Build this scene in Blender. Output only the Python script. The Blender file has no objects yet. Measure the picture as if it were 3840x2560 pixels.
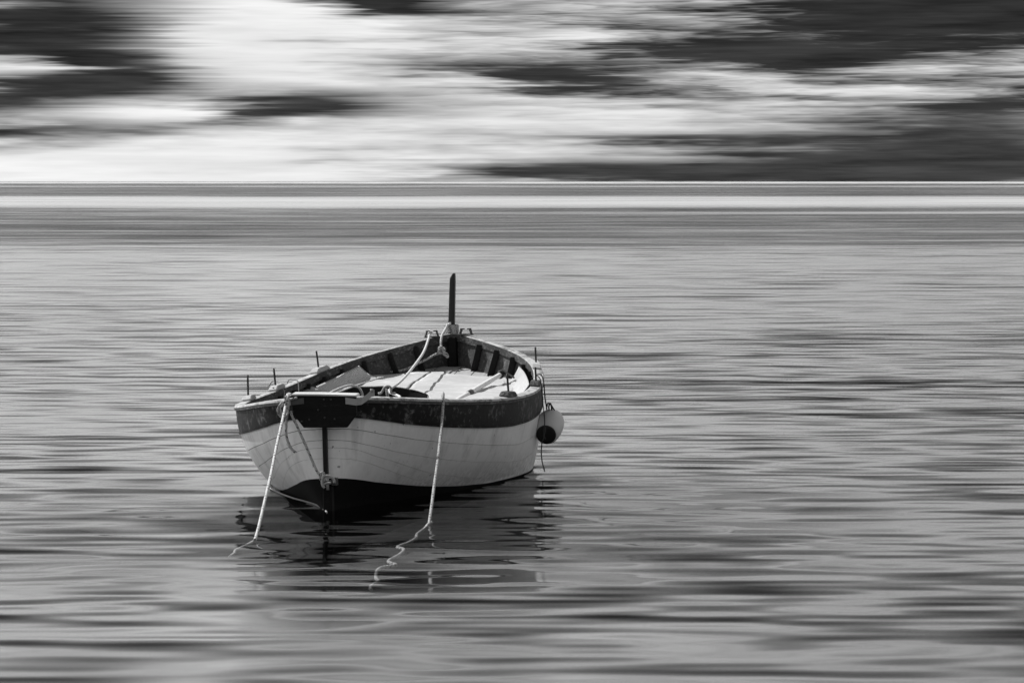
import bpy, bmesh, math, random
import numpy as np
from mathutils import Vector, Matrix

random.seed(4)
rng = np.random.default_rng(4)
SC = bpy.context.scene
COL = SC.collection

# ------------------------------------------------------------------ camera
CAM_H = 2.1262
cam_d = bpy.data.cameras.new("camera")
cam = bpy.data.objects.new("camera", cam_d)
COL.objects.link(cam)
cam.location = (0, 0, CAM_H)
cam.rotation_euler = (math.radians(90 - 2.3415), 0, 0)
cam_d.lens = 137.76
cam_d.sensor_width = 36
cam_d.clip_start = 0.1
cam_d.clip_end = 60000
SC.camera = cam
SC.view_settings.view_transform = 'Standard'
SC.view_settings.look = 'None'
SC.view_settings.exposure = 0
SC.view_settings.gamma = 1
SC.cycles.use_denoising = True
SC.cycles.max_bounces = 10
SC.cycles.transparent_max_bounces = 12
SC.cycles.caustics_reflective = True
SC.cycles.sample_clamp_indirect = 3.0
SC.cycles.blur_glossy = 0.3

# ------------------------------------------------------------------ sun + sky
SUN_EL = math.radians(47)
SUN_AZ = math.radians(-50)            # from +Y towards +X
sdir = Vector((math.sin(SUN_AZ) * math.cos(SUN_EL), math.cos(SUN_AZ) * math.cos(SUN_EL), math.sin(SUN_EL)))
sun_d = bpy.data.lights.new("sun", 'SUN')
sun_d.energy = 5.0
sun_d.angle = math.radians(0.53)
sun_d.color = (1, 1, 1)
sun = bpy.data.objects.new("sun", sun_d)
sun.rotation_euler = sdir.to_track_quat('Z', 'Y').to_euler()
sun.location = (-20, 40, 40)
COL.objects.link(sun)


class NT:
    """small node helper"""
    def __init__(s, tree):
        s.t = tree
        s.n = tree.nodes
        s.l = tree.links

    def node(s, typ, **kw):
        nd = s.n.new(typ)
        for k, v in kw.items():
            setattr(nd, k, v)
        return nd

    def set(s, sock, v):
        if isinstance(v, bpy.types.NodeSocket):
            s.l.new(v, sock)
        else:
            sock.default_value = v

    def m(s, op, a, b=0.0, c=None, clamp=False):
        nd = s.node('ShaderNodeMath', operation=op, use_clamp=clamp)
        s.set(nd.inputs[0], a)
        s.set(nd.inputs[1], b)
        if c is not None:
            s.set(nd.inputs[2], c)
        return nd.outputs[0]

    def add(s, a, b): return s.m('ADD', a, b)
    def sub(s, a, b): return s.m('SUBTRACT', a, b)
    def mul(s, a, b): return s.m('MULTIPLY', a, b)

    def xyz(s, v):
        nd = s.node('ShaderNodeSeparateXYZ')
        s.set(nd.inputs[0], v)
        return nd.outputs

    def vec(s, x, y, z=0.0):
        nd = s.node('ShaderNodeCombineXYZ')
        for i, v in enumerate((x, y, z)):
            s.set(nd.inputs[i], v)
        return nd.outputs[0]

    def scale(s, v, f):
        nd = s.node('ShaderNodeVectorMath', operation='MULTIPLY')
        s.set(nd.inputs[0], v)
        nd.inputs[1].default_value = f
        return nd.outputs[0]

    def noise(s, v, scale=1.0, detail=2.0, rough=0.5, dist=0.0, color=False):
        nd = s.node('ShaderNodeTexNoise')
        s.set(nd.inputs['Vector'], v)
        nd.inputs['Scale'].default_value = scale
        nd.inputs['Detail'].default_value = detail
        nd.inputs['Roughness'].default_value = rough
        nd.inputs['Distortion'].default_value = dist
        return nd.outputs['Color' if color else 'Fac']

    def ramp(s, f, a, b, lo=0.0, hi=1.0, smooth=True):
        nd = s.node('ShaderNodeMapRange')
        nd.interpolation_type = 'SMOOTHSTEP' if smooth else 'LINEAR'
        s.set(nd.inputs[0], f)
        for i, v in enumerate((a, b, lo, hi)):
            s.set(nd.inputs[1 + i], v)
        return nd.outputs[0]

    def mixf(s, f, a, b):
        nd = s.node('ShaderNodeMix')
        nd.data_type = 'FLOAT'
        s.set(nd.inputs[0], f)
        s.set(nd.inputs[2], a)
        s.set(nd.inputs[3], b)
        return nd.outputs[0]

    def grey(s, f):
        nd = s.node('ShaderNodeCombineColor')
        for i in range(3):
            s.set(nd.inputs[i], f)
        return nd.outputs[0]


world = bpy.data.worlds.new("World")
SC.world = world
world.use_nodes = True
W = NT(world.node_tree)
W.n.clear()
geo = W.node('ShaderNodeTexCoord').outputs['Generated']
dx, dy, dz = W.xyz(geo)
az = W.m('ARCTAN2', dx, dy)
el = W.m('ARCSINE', dz)
# cloud coordinates: 9000 units per radian
U = W.mul(az, 9000.0)
V = W.mul(el, 9000.0)
# slow warp, drawn out sideways by the wind
wv = W.vec(W.mul(U, 1 / 700.0), W.mul(V, 1 / 60.0), 3.1)
wn = W.sub(W.noise(wv, 1.0, 4.0, 0.6), 0.5)
wv2 = W.vec(W.mul(U, 1 / 260.0), W.mul(V, 1 / 22.0), 7.7)
wn2 = W.sub(W.noise(wv2, 1.0, 3.0, 0.55), 0.5)
wn3 = W.sub(W.noise(W.vec(W.mul(U, 1 / 1100.0), W.mul(V, 1 / 6.5), 2.2), 1.0, 3.0, 0.6), 0.5)
Ud = W.add(U, W.add(W.add(W.mul(wn, 420.0), W.mul(wn2, 300.0)), W.mul(wn3, 320.0)))
Vd = W.add(V, W.add(W.mul(wn, 40.0), W.mul(wn2, 20.0)))
# patches of clear (dark) sky between the clouds: centre az, el, half sizes, weight
PATCH = [(-1060, 345, 370, 120, 1.2), (-870, 245, 260, 40, 0.95), (-1130, 195, 330, 42, 0.85), (-1090, 112, 260, 36, 0.75), (-830, 116, 120, 16, 0.4),
         (-460, 176, 210, 34, 1.3), (-620, 148, 130, 16, 0.7), (-330, 405, 190, 28, 1.3), (-90, 385, 260, 10, 0.5), (70, 238, 200, 30, 1.1), (180, 208, 200, 16, 0.7), (-60, 262, 170, 20, 0.35),
         (560, 300, 300, 34, 1.0), (640, 265, 330, 26, 0.6), (1000, 380, 560, 80, 1.5), (960, 70, 430, 90, 1.2), (1130, 190, 260, 60, 0.55),
         (400, 96, 300, 15, 0.85), (60, 36, 300, 22, 0.4), (330, 14, 620, 26, 0.75), (800, 22, 620, 40, 0.6), (560, 190, 220, 16, 0.4),
         (-1110, 257, 190, 17, -1.15), (-620, 320, 210, 120, -0.75), (-850, 38, 430, 42, -0.8), (-880, 160, 140, 22, -0.5), (800, 262, 260, 12, -0.4)]
acc = 0.0
for (cx, cy, rx, ry, w) in PATCH:
    a = W.mul(W.sub(Ud, float(cx)), 1.0 / rx)
    b = W.mul(W.sub(Vd, float(cy)), 1.0 / ry)
    r2 = W.add(W.mul(a, a), W.mul(b, b))
    g = W.m('EXPONENT', W.mul(r2, -1.0))
    acc = W.add(W.mul(g, w), acc)
# the same kind of broken cloud everywhere else
bn = W.noise(W.vec(W.mul(U, 1 / 1300.0), W.mul(V, 1 / 330.0), 1.7), 1.0, 4.0, 0.55)
inview = W.mul(W.ramp(W.m('ABSOLUTE', U), 1200.0, 1900.0, 1.0, 0.0), W.ramp(V, 400.0, 640.0, 1.0, 0.0))
wild = W.ramp(bn, 0.54, 0.80, 0.0, 1.0)
acc = W.add(acc, W.mul(wild, W.sub(1.0, W.mul(inview, 0.8))))
# broken altocumulus texture towards the right
txn = W.noise(W.vec(W.mul(Ud, 1 / 330.0), W.mul(Vd, 1 / 26.0), 5.5), 1.0, 4.0, 0.6)
txm = W.mul(W.ramp(U, -350.0, 150.0), W.ramp(V, 120.0, 200.0))
acc = W.add(acc, W.mul(W.mul(W.sub(txn, 0.44), 2.6), W.add(0.18, W.mul(txm, 0.82))))
acc = W.add(acc, W.add(W.mul(wn, 0.95), W.add(W.mul(wn2, 0.85), W.mul(wn3, 0.25))))
streak = W.noise(W.vec(W.mul(U, 1 / 480.0), W.mul(V, 1 / 13.0), 9.3), 1.0, 2.0, 0.55)
acc = W.add(acc, W.mul(W.sub(streak, 0.5), 0.22))
clear = W.ramp(acc, -0.28, 1.12)
# higher up the cloud cover thins out into open sky
high = W.ramp(el, 0.30, 1.0)
clear = W.m('MAXIMUM', clear, W.mul(high, 0.85))
# clouds glow towards the sun, dull away from it
sd = W.node('ShaderNodeVectorMath', operation='DOT_PRODUCT')
W.l.new(geo, sd.inputs[0])
sd.inputs[1].default_value = sdir
ph = W.ramp(sd.outputs['Value'], -0.75, 0.75, 0.58, 1.0)
tone = W.add(0.85, W.mul(W.sub(bn, 0.5), 0.35))
tone = W.add(tone, W.add(W.mul(W.sub(streak, 0.5), 0.14), W.add(W.mul(wn, -0.35), W.mul(wn2, -0.30))))
tone = W.mul(tone, W.ramp(el, 0.06, 0.50, 1.0, 0.97))       # the cover thins and greys with height
cl_b = W.mul(tone, ph)
sky = W.node('ShaderNodeTexSky')
sky.sky_type = 'NISHITA'
sky.sun_disc = False
sky.sun_elevation = SUN_EL
sky.sun_rotation = SUN_AZ
sky.air_density = 1.0
sky.dust_density = 0.6
skr = W.node('ShaderNodeSeparateColor')          # black-and-white film behind a red filter: the red record of the sky
W.l.new(sky.outputs[0], skr.inputs[0])
sk_b = W.mul(skr.outputs[0], 0.055)
dark = W.mul(W.m('MINIMUM', sk_b, W.ramp(V, 60.0, 420.0, 0.062, 0.034)), W.add(0.85, W.add(W.mul(W.sub(streak, 0.5), 0.9), W.add(W.mul(wn2, -1.6), W.mul(W.sub(txn, 0.5), -1.2)))))
tot = W.mixf(clear, cl_b, dark)
bg = W.node('ShaderNodeBackground')
W.l.new(W.grey(tot), bg.inputs[0])
bg.inputs[1].default_value = 1.0
wo = W.node('ShaderNodeOutputWorld')
W.l.new(bg.outputs[0], wo.inputs[0])


# ------------------------------------------------------------------ materials
def new_mat(name):
    m = bpy.data.materials.new(name)
    m.use_nodes = True
    t = NT(m.node_tree)
    p = m.node_tree.nodes['Principled BSDF']
    return m, t, p


def paint(name, base, rough=0.5, spec=0.4, vary=0.15, scuff=None, scuff_amt=0.0, scale=6.0, stretch=(1, 1, 1), bump=0.0, thr=(0.58, 0.72)):
    """matt or glossy surface with soft tonal variation, worn specks of another tone and fine relief"""
    m, t, p = new_mat(name)
    co = t.node('ShaderNodeTexCoord').outputs['Object']
    v = t.scale(co, stretch)
    n1 = t.noise(v, scale, 4.0, 0.6)
    n2 = t.noise(v, scale * 7, 4.0, 0.65)
    val = t.mul(base, t.add(1.0, t.mul(t.sub(n1, 0.5), vary * 2)))
    val = t.mul(val, t.add(1.0, t.mul(t.sub(n2, 0.5), vary * 1.4)))
    if scuff is not None:
        n3 = t.noise(v, scale * 2.2, 2.0, 0.5)
        k = t.mul(t.ramp(t.add(t.mul(n2, 0.65), t.mul(n3, 0.35)), thr[0], thr[1]), scuff_amt)
        val = t.mixf(k, val, scuff)
    t.l.new(t.grey(val), p.inputs['Base Color'])
    p.inputs['Roughness'].default_value = rough
    p.inputs['Specular IOR Level'].default_value = spec
    if bump:
        b = t.node('ShaderNodeBump')
        b.inputs['Strength'].default_value = bump
        b.inputs['Distance'].default_value = 0.01
        t.l.new(n2, b.inputs['Height'])
        t.l.new(b.outputs[0], p.inputs['Normal'])
    return m




def hull_white():
    """old white hull paint: mottled, chipped, streaked down the side and dirty along the waterline"""
    m, t, p = new_mat('white_hull_paint')
    co = t.node('ShaderNodeTexCoord').outputs['Object']
    x, y, z = t.xyz(co)
    big = t.noise(co, 2.2, 4.0, 0.6)
    fine = t.noise(co, 26.0, 4.0, 0.65)
    run = t.noise(t.vec(t.mul(x, 9.0), t.mul(y, 7.0), t.mul(z, 1.1)), 1.0, 4.0, 0.65)
    chip = t.noise(co, 31.0, 2.0, 0.5)
    val = t.mul(0.86, t.add(1.0, t.mul(t.sub(big, 0.5), 0.30)))
    val = t.mul(val, t.add(1.0, t.mul(t.sub(fine, 0.5), 0.20)))
    val = t.mul(val, t.sub(1.0, t.mul(t.ramp(run, 0.48, 0.72), 0.24)))
    val = t.mixf(t.mul(t.ramp(chip, 0.715, 0.76), 0.75), val, 0.10)
    scum = t.mul(t.ramp(t.add(z, t.mul(t.sub(run, 0.5), 0.22)), 0.24, 0.02), t.ramp(fine, 0.35, 0.62))
    val = t.mixf(t.mul(scum, 0.45), val, 0.22)
    t.l.new(t.grey(val), p.inputs['Base Color'])
    p.inputs['Roughness'].default_value = 0.45
    p.inputs['Specular IOR Level'].default_value = 0.35
    b = t.node('ShaderNodeBump')
    b.inputs['Strength'].default_value = 0.25
    b.inputs['Distance'].default_value = 0.006
    t.l.new(t.add(fine, t.mul(big, 2.0)), b.inputs['Height'])
    t.l.new(b.outputs[0], p.inputs['Normal'])
    return m


M_WHITE = hull_white()
M_SHELL = paint('seam_filler', 0.05, 0.9, 0.1)
M_BAND = paint('dark_band_paint', 0.008, 0.6, 0.14, 0.5, 0.19, 0.8, 4.0, (1, .7, 1), 0.35, (0.50, 0.69))
M_BOTTOM = paint('black_bottom_paint', 0.008, 0.65, 0.08, 0.4, 0.06, 0.4, 6.0)
M_INNER = paint('inner_paint', 0.075, 0.85, 0.05, 0.6, 0.26, 0.5, 7.0, (1, .6, 1), 0.4, (0.48, 0.72))
M_RIB = paint('rib_wood', 0.03, 0.85, 0.06, 0.3, 0.20, 0.35, 6.0, (1, 1, .4), 0.3)
M_GUN = paint('worn_gunwale_wood', 0.07, 0.75, 0.12, 0.6, 0.34, 0.55, 6.0, (1.4, .5, 2), 0.5, (0.50, 0.68))
M_RAILTOP = paint('pale_worn_rail_top', 0.50, 0.75, 0.15, 0.5, 0.06, 0.8, 3.5, (1.2, .8, 2), 0.5, (0.46, 0.62))
M_PAD = paint('grey_weathered_wood', 0.48, 0.75, 0.2, 0.3, 0.10, 0.7, 9.0, (1.5, .5, 1.5), 0.5, (0.60, 0.72))
M_BOARD = paint('weathered_floor_wood', 0.40, 0.8, 0.15, 0.3, 0.08, 0.85, 3.2, (1.6, .7, 1), 0.5, (0.50, 0.66))
M_DARKWOOD = paint('dark_old_wood', 0.008, 0.65, 0.15, 0.6, 0.10, 0.6, 9.0, (.6, 1, 3.5), 0.4, (0.60, 0.72))
M_CAP = paint('pale_cap_wood', 0.60, 0.7, 0.2, 0.25, 0.2, 0.5, 9.0, (.4, 1.5, 1), 0.5, (0.52, 0.70))
M_POST = paint('black_post_paint', 0.010, 0.5, 0.2, 0.3, 0.35, 0.5, 14.0, (1, 1, .6), 0.2, (0.64, 0.74))
M_STEM = paint('dark_varnished_post', 0.018, 0.45, 0.35, 0.3, 0.12, 0.4, 8.0, (3, 3, .5), 0.2, (0.66, 0.8))
M_PIN = paint('rusty_iron', 0.03, 0.6, 0.4, 0.4, 0.10, 0.4, 40.0)
M_METAL = paint('dull_metal', 0.30, 0.45, 0.6, 0.25, 0.12, 0.4, 30.0)
M_DARKMETAL = paint('dark_metal', 0.05, 0.45, 0.5, 0.3, 0.2, 0.3, 30.0)
M_MAT = paint('pale_mat_rubber', 0.50, 0.75, 0.15, 0.25, 0.72, 0.85, 2.6, (.8, 2.4, 1), 0.4, (0.53, 0.68))
M_SHAFT = paint('pale_oar_shaft', 0.74, 0.5, 0.3, 0.08, 0.45, 0.3, 12.0)
M_BLACK = paint('black_rubber', 0.012, 0.5, 0.3, 0.3)
M_RAG = paint('grey_cloth', 0.45, 0.9, 0.05, 0.3, 0.15, 0.5, 18.0)
M_FENDER = paint('grey_white_vinyl', 0.50, 0.42, 0.4, 0.08, 0.3, 0.3, 8.0)
M_SEABED = paint('dark_seabed', 0.012, 1.0, 0.0, 0.3)


def mat_mat_stripes():
    """mat rubber whose fine ridges run across"""
    m, t, p = new_mat('ribbed_mat_rubber')
    uv = t.node('ShaderNodeTexCoord').outputs['UV']
    u, v, _ = t.xyz(uv)
    w = t.m('SINE', t.mul(u, 2 * math.pi * 30))
    b = t.node('ShaderNodeBump')
    b.inputs['Strength'].default_value = 0.9
    b.inputs['Distance'].default_value = 0.006
    t.l.new(w, b.inputs['Height'])
    t.l.new(b.outputs[0], p.inputs['Normal'])
    n = t.noise(t.node('ShaderNodeTexCoord').outputs['Object'], 20.0, 3.0)
    t.l.new(t.grey(t.mul(0.62, t.add(0.85, t.mul(n, 0.3)))), p.inputs['Base Color'])
    p.inputs['Roughness'].default_value = 0.75
    p.inputs['Specular IOR Level'].default_value = 0.15
    return m


M_RIBMAT = mat_mat_stripes()


def rope_mat(name, base, fleck, amt=0.8, per=1.0):
    """laid rope: twisted ridges and dark tracer flecks along its length (UV: u round, v metres along)"""
    m, t, p = new_mat(name)
    uv = t.node('ShaderNodeTexCoord').outputs['UV']
    u, v, _ = t.xyz(uv)
    ph = t.add(t.mul(u, 2 * math.pi * 3), t.mul(v, 2 * math.pi * 40 / per))
    w = t.m('SINE', ph)
    # flecks: short dashes on a slow helix
    f1 = t.m('SINE', t.add(t.mul(v, 2 * math.pi * 26 / per), t.mul(u, 2 * math.pi)))
    f2 = t.m('SINE', t.add(t.mul(u, 2 * math.pi * 2), t.mul(v, 40.0 / per)))
    k = t.mul(t.mul(t.ramp(f1, 0.45, 0.75), t.ramp(f2, 0.1, 0.5)), amt)
    n = t.noise(t.vec(u, t.mul(v, 30.0), 0.0), 3.0, 3.0)
    val = t.mixf(k, t.mul(base, t.add(0.8, t.mul(n, 0.4))), fleck)
    val = t.mul(val, t.add(0.93, t.mul(w, 0.07)))
    t.l.new(t.grey(val), p.inputs['Base Color'])
    p.inputs['Roughness'].default_value = 0.8
    p.inputs['Specular IOR Level'].default_value = 0.1
    b = t.node('ShaderNodeBump')
    b.inputs['Strength'].default_value = 0.7
    b.inputs['Distance'].default_value = 0.004
    t.l.new(w, b.inputs['Height'])
    t.l.new(b.outputs[0], p.inputs['Normal'])
    return m


M_ROPE = rope_mat('pale_rope', 0.78, 0.03)
M_ROPEG = rope_mat('grey_rope', 0.50, 0.03, 0.85)
M_ROPEW = rope_mat('white_rope', 0.80, 0.2, 0.25)
M_CORD = rope_mat('dark_cord', 0.06, 0.02, 0.3, 0.3)
M_CORDP = rope_mat('pale_cord', 0.55, 0.1, 0.3, 0.3)


def water_material():
    m = bpy.data.materials.new('sea_water')
    m.use_nodes = True
    t = NT(m.node_tree)
    t.n.clear()
    pos = t.node('ShaderNodeNewGeometry').outputs['Position']
    x, y, _ = t.xyz(pos)

    def layer(lx, ly, z, det=1.5, rough=0.5):
        c = t.noise(t.vec(t.mul(x, 1.0 / lx), t.mul(y, 1.0 / ly), z), 1.0, det, rough, 0.0, True)
        nd = t.node('ShaderNodeSeparateColor')
        t.l.new(c, nd.inputs[0])
        return t.sub(nd.outputs[0], 0.5), t.sub(nd.outputs[1], 0.5)

    a_x, a_y = layer(0.62, 0.24, 0.0, 0.2)
    b_x, b_y = layer(1.7, 0.64, 5.0, 0.4)
    c_x, c_y = layer(5.0, 2.2, 11.0, 0.8)
    e_x, e_y = layer(18.0, 7.5, 17.0, 1.5)
    # the small ripples average out with distance
    ka = t.ramp(y, 22.0, 85.0, 1.0, 0.12)
    kb = t.ramp(y, 35.0, 160.0, 1.0, 0.12)
    kc = t.mul(t.ramp(y, 150.0, 900.0, 1.0, 0.1), t.ramp(y, 17.0, 45.0, 0.22, 1.0))
    ke = t.mul(t.ramp(y, 400.0, 2500.0, 1.0, 0.0), t.ramp(y, 17.0, 60.0, 0.25, 1.0))
    # calmer patch round the boat; the hull's reflection is dimmed in it
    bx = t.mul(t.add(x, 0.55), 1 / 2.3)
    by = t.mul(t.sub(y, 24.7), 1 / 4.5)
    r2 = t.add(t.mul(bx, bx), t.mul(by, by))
    refl_patch = t.ramp(t.add(r2, t.mul(b_x, 1.2)), 0.2, 1.9, 1.0, 0.0)
    patch = t.noise(t.vec(t.mul(x, 1 / 14.0), t.mul(y, 1 / 9.0), 2.0), 1.0, 2.0)
    amp = t.mul(t.ramp(patch, 0.3, 0.7, 0.8, 1.15), t.mixf(t.mul(refl_patch, refl_patch), 1.0, 0.36))
    # ruffled belt in the middle distance
    lw = t.noise(t.vec(t.mul(x, 1 / 45.0), t.mul(y, 1 / 500.0), 4.0), 1.0, 1.0)
    ly = t.add(t.m('LOGARITHM', t.m('MAXIMUM', y, 1.0), 2.0), t.mul(t.sub(lw, 0.5), 0.22))
    belt = t.add(t.mul(t.ramp(ly, 6.6, 7.3), t.ramp(ly, 8.2, 8.4, 1.0, 0.0)), t.ramp(ly, 9.0, 9.2))
    ln = t.noise(t.vec(t.mul(x, 1 / 42.0), t.mul(ly, 12.0), 8.0), 1.0, 3.0, 0.6)
    bias = t.add(t.ramp(y, 16.0, 32.0, 0.06, 0.0), t.mul(belt, t.ramp(ln, 0.3, 0.7, 0.12, 0.26)))
    sy = t.mul(amp, t.add(t.add(t.mul(t.mul(a_y, ka), 0.85), t.mul(t.mul(b_y, kb), t.ramp(y, 17.0, 40.0, 0.55, 0.85))), t.add(t.mul(t.mul(c_y, kc), 0.30), t.mul(t.mul(e_y, ke), 0.13))))
    sy = t.sub(sy, bias)
    sx = t.mul(amp, t.add(t.mul(t.mul(a_x, ka), 0.07), t.mul(t.mul(b_x, kb), 0.06)))
    nv = t.node('ShaderNodeVectorMath', operation='NORMALIZE')
    t.l.new(t.vec(sx, sy, 1.0), nv.inputs[0])
    N = nv.outputs[0]
    fr = t.node('ShaderNodeFresnel')
    t.l.new(t.mixf(t.m('POWER', refl_patch, 2.0), 1.42, 1.06), fr.inputs['IOR'])  # lower IOR near the boat darkens its reflection
    t.l.new(N, fr.inputs['Normal'])
    gl = t.node('ShaderNodeBsdfGlossy')
    t.l.new(t.mixf(refl_patch, 0.21, 0.045), gl.inputs['Roughness'])
    gl.inputs['Color'].default_value = (1, 1, 1, 1)
    t.l.new(N, gl.inputs['Normal'])
    tr = t.node('ShaderNodeBsdfTransparent')
    tr.inputs['Color'].default_value = (.8, .8, .8, 1)
    mx = t.node('ShaderNodeMixShader')
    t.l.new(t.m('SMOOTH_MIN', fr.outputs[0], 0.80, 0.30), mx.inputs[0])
    t.l.new(tr.outputs[0], mx.inputs[1])
    t.l.new(gl.outputs[0], mx.inputs[2])
    # long pale diffuse lanes far out

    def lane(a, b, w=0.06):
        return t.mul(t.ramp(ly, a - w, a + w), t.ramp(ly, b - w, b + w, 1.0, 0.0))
    pale_lanes = t.add(t.mul(lane(8.42, 9.0, 0.09), 0.58), t.add(t.mul(lane(7.97, 8.07, 0.03), t.ramp(x, -20.0, 25.0, 0.0, 0.5)), t.add(t.mul(lane(10.5, 10.75), 0.6), t.mul(lane(11.7, 13.4, .15), 1.0))))
    pale_lanes = t.mul(pale_lanes, t.ramp(ln, 0.34, 0.60, 0.25, 1.15))
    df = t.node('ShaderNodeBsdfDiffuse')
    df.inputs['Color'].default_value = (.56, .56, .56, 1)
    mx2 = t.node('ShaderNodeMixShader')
    t.l.new(pale_lanes, mx2.inputs[0])
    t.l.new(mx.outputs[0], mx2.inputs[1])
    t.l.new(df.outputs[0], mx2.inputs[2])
    out = t.node('ShaderNodeOutputMaterial')
    t.l.new(mx2.outputs[0], out.inputs[0])
    return m


# ------------------------------------------------------------------ mesh helpers
def link(name, me, mat, parent=None, matrix=None):
    o = bpy.data.objects.new(name, me)
    COL.objects.link(o)
    if mat is not None and not me.materials:
        me.materials.append(mat)
    if parent is not None:
        o.parent = parent
    elif matrix is not None:
        o.matrix_world = matrix
    return o


def mesh(name, verts, faces, smooth=False, uvs=None, recalc=True):
    me = bpy.data.meshes.new(name)
    me.from_pydata([tuple(v) for v in verts], [], [tuple(f) for f in faces])
    if uvs is not None:
        l = me.uv_layers.new(name='UVMap')
        for poly in me.polygons:
            for li, vi in zip(poly.loop_indices, poly.vertices):
                l.data[li].uv = uvs[vi]
    if recalc:
        bm = bmesh.new()
        bm.from_mesh(me)
        bmesh.ops.recalc_face_normals(bm, faces=bm.faces)
        bm.to_mesh(me)
        bm.free()
    if smooth:
        for p in me.polygons:
            p.use_smooth = True
    me.update()
    return me


def tag(o, label=None, cat=None, group=None, kind=None):
    for k, v in (('label', label), ('category', cat), ('group', group), ('kind', kind)):
        if v:
            o[k] = v
    return o


def grid_faces(nu, nv, closed_u=False):
    f = []
    for i in range(nu if closed_u else nu - 1):
        for j in range(nv - 1):
            a, b = i, (i + 1) % nu
            f.append((a * nv + j, b * nv + j, b * nv + j + 1, a * nv + j + 1))
    return f


def resample(pts, n, smooth=True):
    """Catmull-Rom through the points, n samples evenly by arc length"""
    P = np.array(pts, float)
    if smooth and len(P) > 2:
        Q = np.vstack([2 * P[0] - P[1], P, 2 * P[-1] - P[-2]])
        out = []
        for i in range(1, len(Q) - 2):
            for t in np.linspace(0, 1, 14, endpoint=False):
                p0, p1, p2, p3 = Q[i - 1], Q[i], Q[i + 1], Q[i + 2]
                out.append(.5 * ((2 * p1) + (-p0 + p2) * t + (2 * p0 - 5 * p1 + 4 * p2 - p3) * t * t + (-p0 + 3 * p1 - 3 * p2 + p3) * t ** 3))
        out.append(P[-1])
        P = np.array(out)
    d = np.concatenate([[0], np.cumsum(np.linalg.norm(np.diff(P, axis=0), axis=1))])
    s = np.linspace(0, d[-1], n)
    return np.stack([np.interp(s, d, P[:, k]) for k in range(3)], 1), s


def tube(name, pts, r, n=None, sides=8, smooth=True, radii=None, cap=True):
    """a round rod or rope along a path; returns mesh with UV (u round, v metres along)"""
    L = sum(np.linalg.norm(np.subtract(pts[i + 1], pts[i])) for i in range(len(pts) - 1))
    if n is None:
        n = max(4, int(L / 0.03))
    P, s = resample(pts, n, smooth)
    T = np.gradient(P, axis=0)
    T /= np.linalg.norm(T, axis=1)[:, None] + 1e-9
    up = np.array([0, 0, 1.0]) if abs(T[0][2]) < .9 else np.array([0, 1.0, 0])
    A = np.cross(T[0], up); A /= np.linalg.norm(A)
    verts, uvs = [], []
    for i in range(n):
        A = A - T[i] * A.dot(T[i]); A /= np.linalg.norm(A) + 1e-9
        B = np.cross(T[i], A)
        rr = r if radii is None else np.interp(i / (n - 1), np.linspace(0, 1, len(radii)), radii)
        for k in range(sides + 1):
            a = 2 * math.pi * k / sides
            verts.append(P[i] + rr * (math.cos(a) * A + math.sin(a) * B))
            uvs.append((k / sides, s[i]))
    m = sides + 1
    faces = [(i * m + k, i * m + k + 1, (i + 1) * m + k + 1, (i + 1) * m + k) for i in range(n - 1) for k in range(sides)]
    if cap:
        faces.append(tuple(range(sides)))
        faces.append(tuple((n - 1) * m + k for k in range(sides)))
    return mesh(name, verts, faces, True, uvs)


def box_mesh(name, loc, size, bevel=0.004, rot=None):
    bm = bmesh.new()
    bmesh.ops.create_cube(bm, size=1.0)
    for v in bm.verts:
        v.co = Vector((v.co.x * size[0], v.co.y * size[1], v.co.z * size[2]))
    if bevel:
        bmesh.ops.bevel(bm, geom=list(bm.edges), offset=bevel, segments=2, affect='EDGES', profile=0.5)
    if rot is not None:
        bmesh.ops.rotate(bm, verts=bm.verts, cent=(0, 0, 0), matrix=rot)
    bmesh.ops.translate(bm, verts=bm.verts, vec=Vector(loc))
    me = bpy.data.meshes.new(name)
    bm.to_mesh(me)
    bm.free()
    return me


def prism(name, outline, axis_vec, bevel=0.0):
    """extrude a planar outline along a vector"""
    n = len(outline)
    a = [Vector(p) for p in outline]
    v = Vector(axis_vec)
    verts = a + [p + v for p in a]
    faces = [tuple(range(n)), tuple(range(2 * n - 1, n - 1, -1))] + [(i, (i + 1) % n, (i + 1) % n + n, i + n) for i in range(n)]
    me = mesh(name, verts, faces)
    if bevel:
        bm = bmesh.new()
        bm.from_mesh(me)
        bmesh.ops.bevel(bm, geom=list(bm.edges), offset=bevel, segments=2, affect='EDGES', profile=0.5)
        bm.to_mesh(me)
        bm.free()
    return me


def join_meshes(name, mlist):
    bm = bmesh.new()
    for me in mlist:
        bm.from_mesh(me)
    out = bpy.data.meshes.new(name)
    bm.to_mesh(out)
    bm.free()
    for me in mlist:
        bpy.data.meshes.remove(me)
    return out


def smooth_all(me):
    for p in me.polygons:
        p.use_smooth = True
    return me


# ------------------------------------------------------------------ the sea
M_WATER = water_material()
ys = [2.0, 12, 25, 60, 150, 500, 2000, 8000, 30000]
verts, faces = [], []
me = mesh('sea', [(-20000, -60, 0), (20000, -60, 0), (20000, 40000, 0), (-20000, 40000, 0)], [(0, 1, 2, 3)])
sea = tag(link('sea', me, M_WATER), kind='structure')
me = mesh('seabed', [(-20000, -60, -3), (20000, -60, -3), (20000, 40000, -3), (-20000, 40000, -3)], [(0, 1, 2, 3)])
tag(link('seabed', me, M_SEABED), kind='structure')

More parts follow.
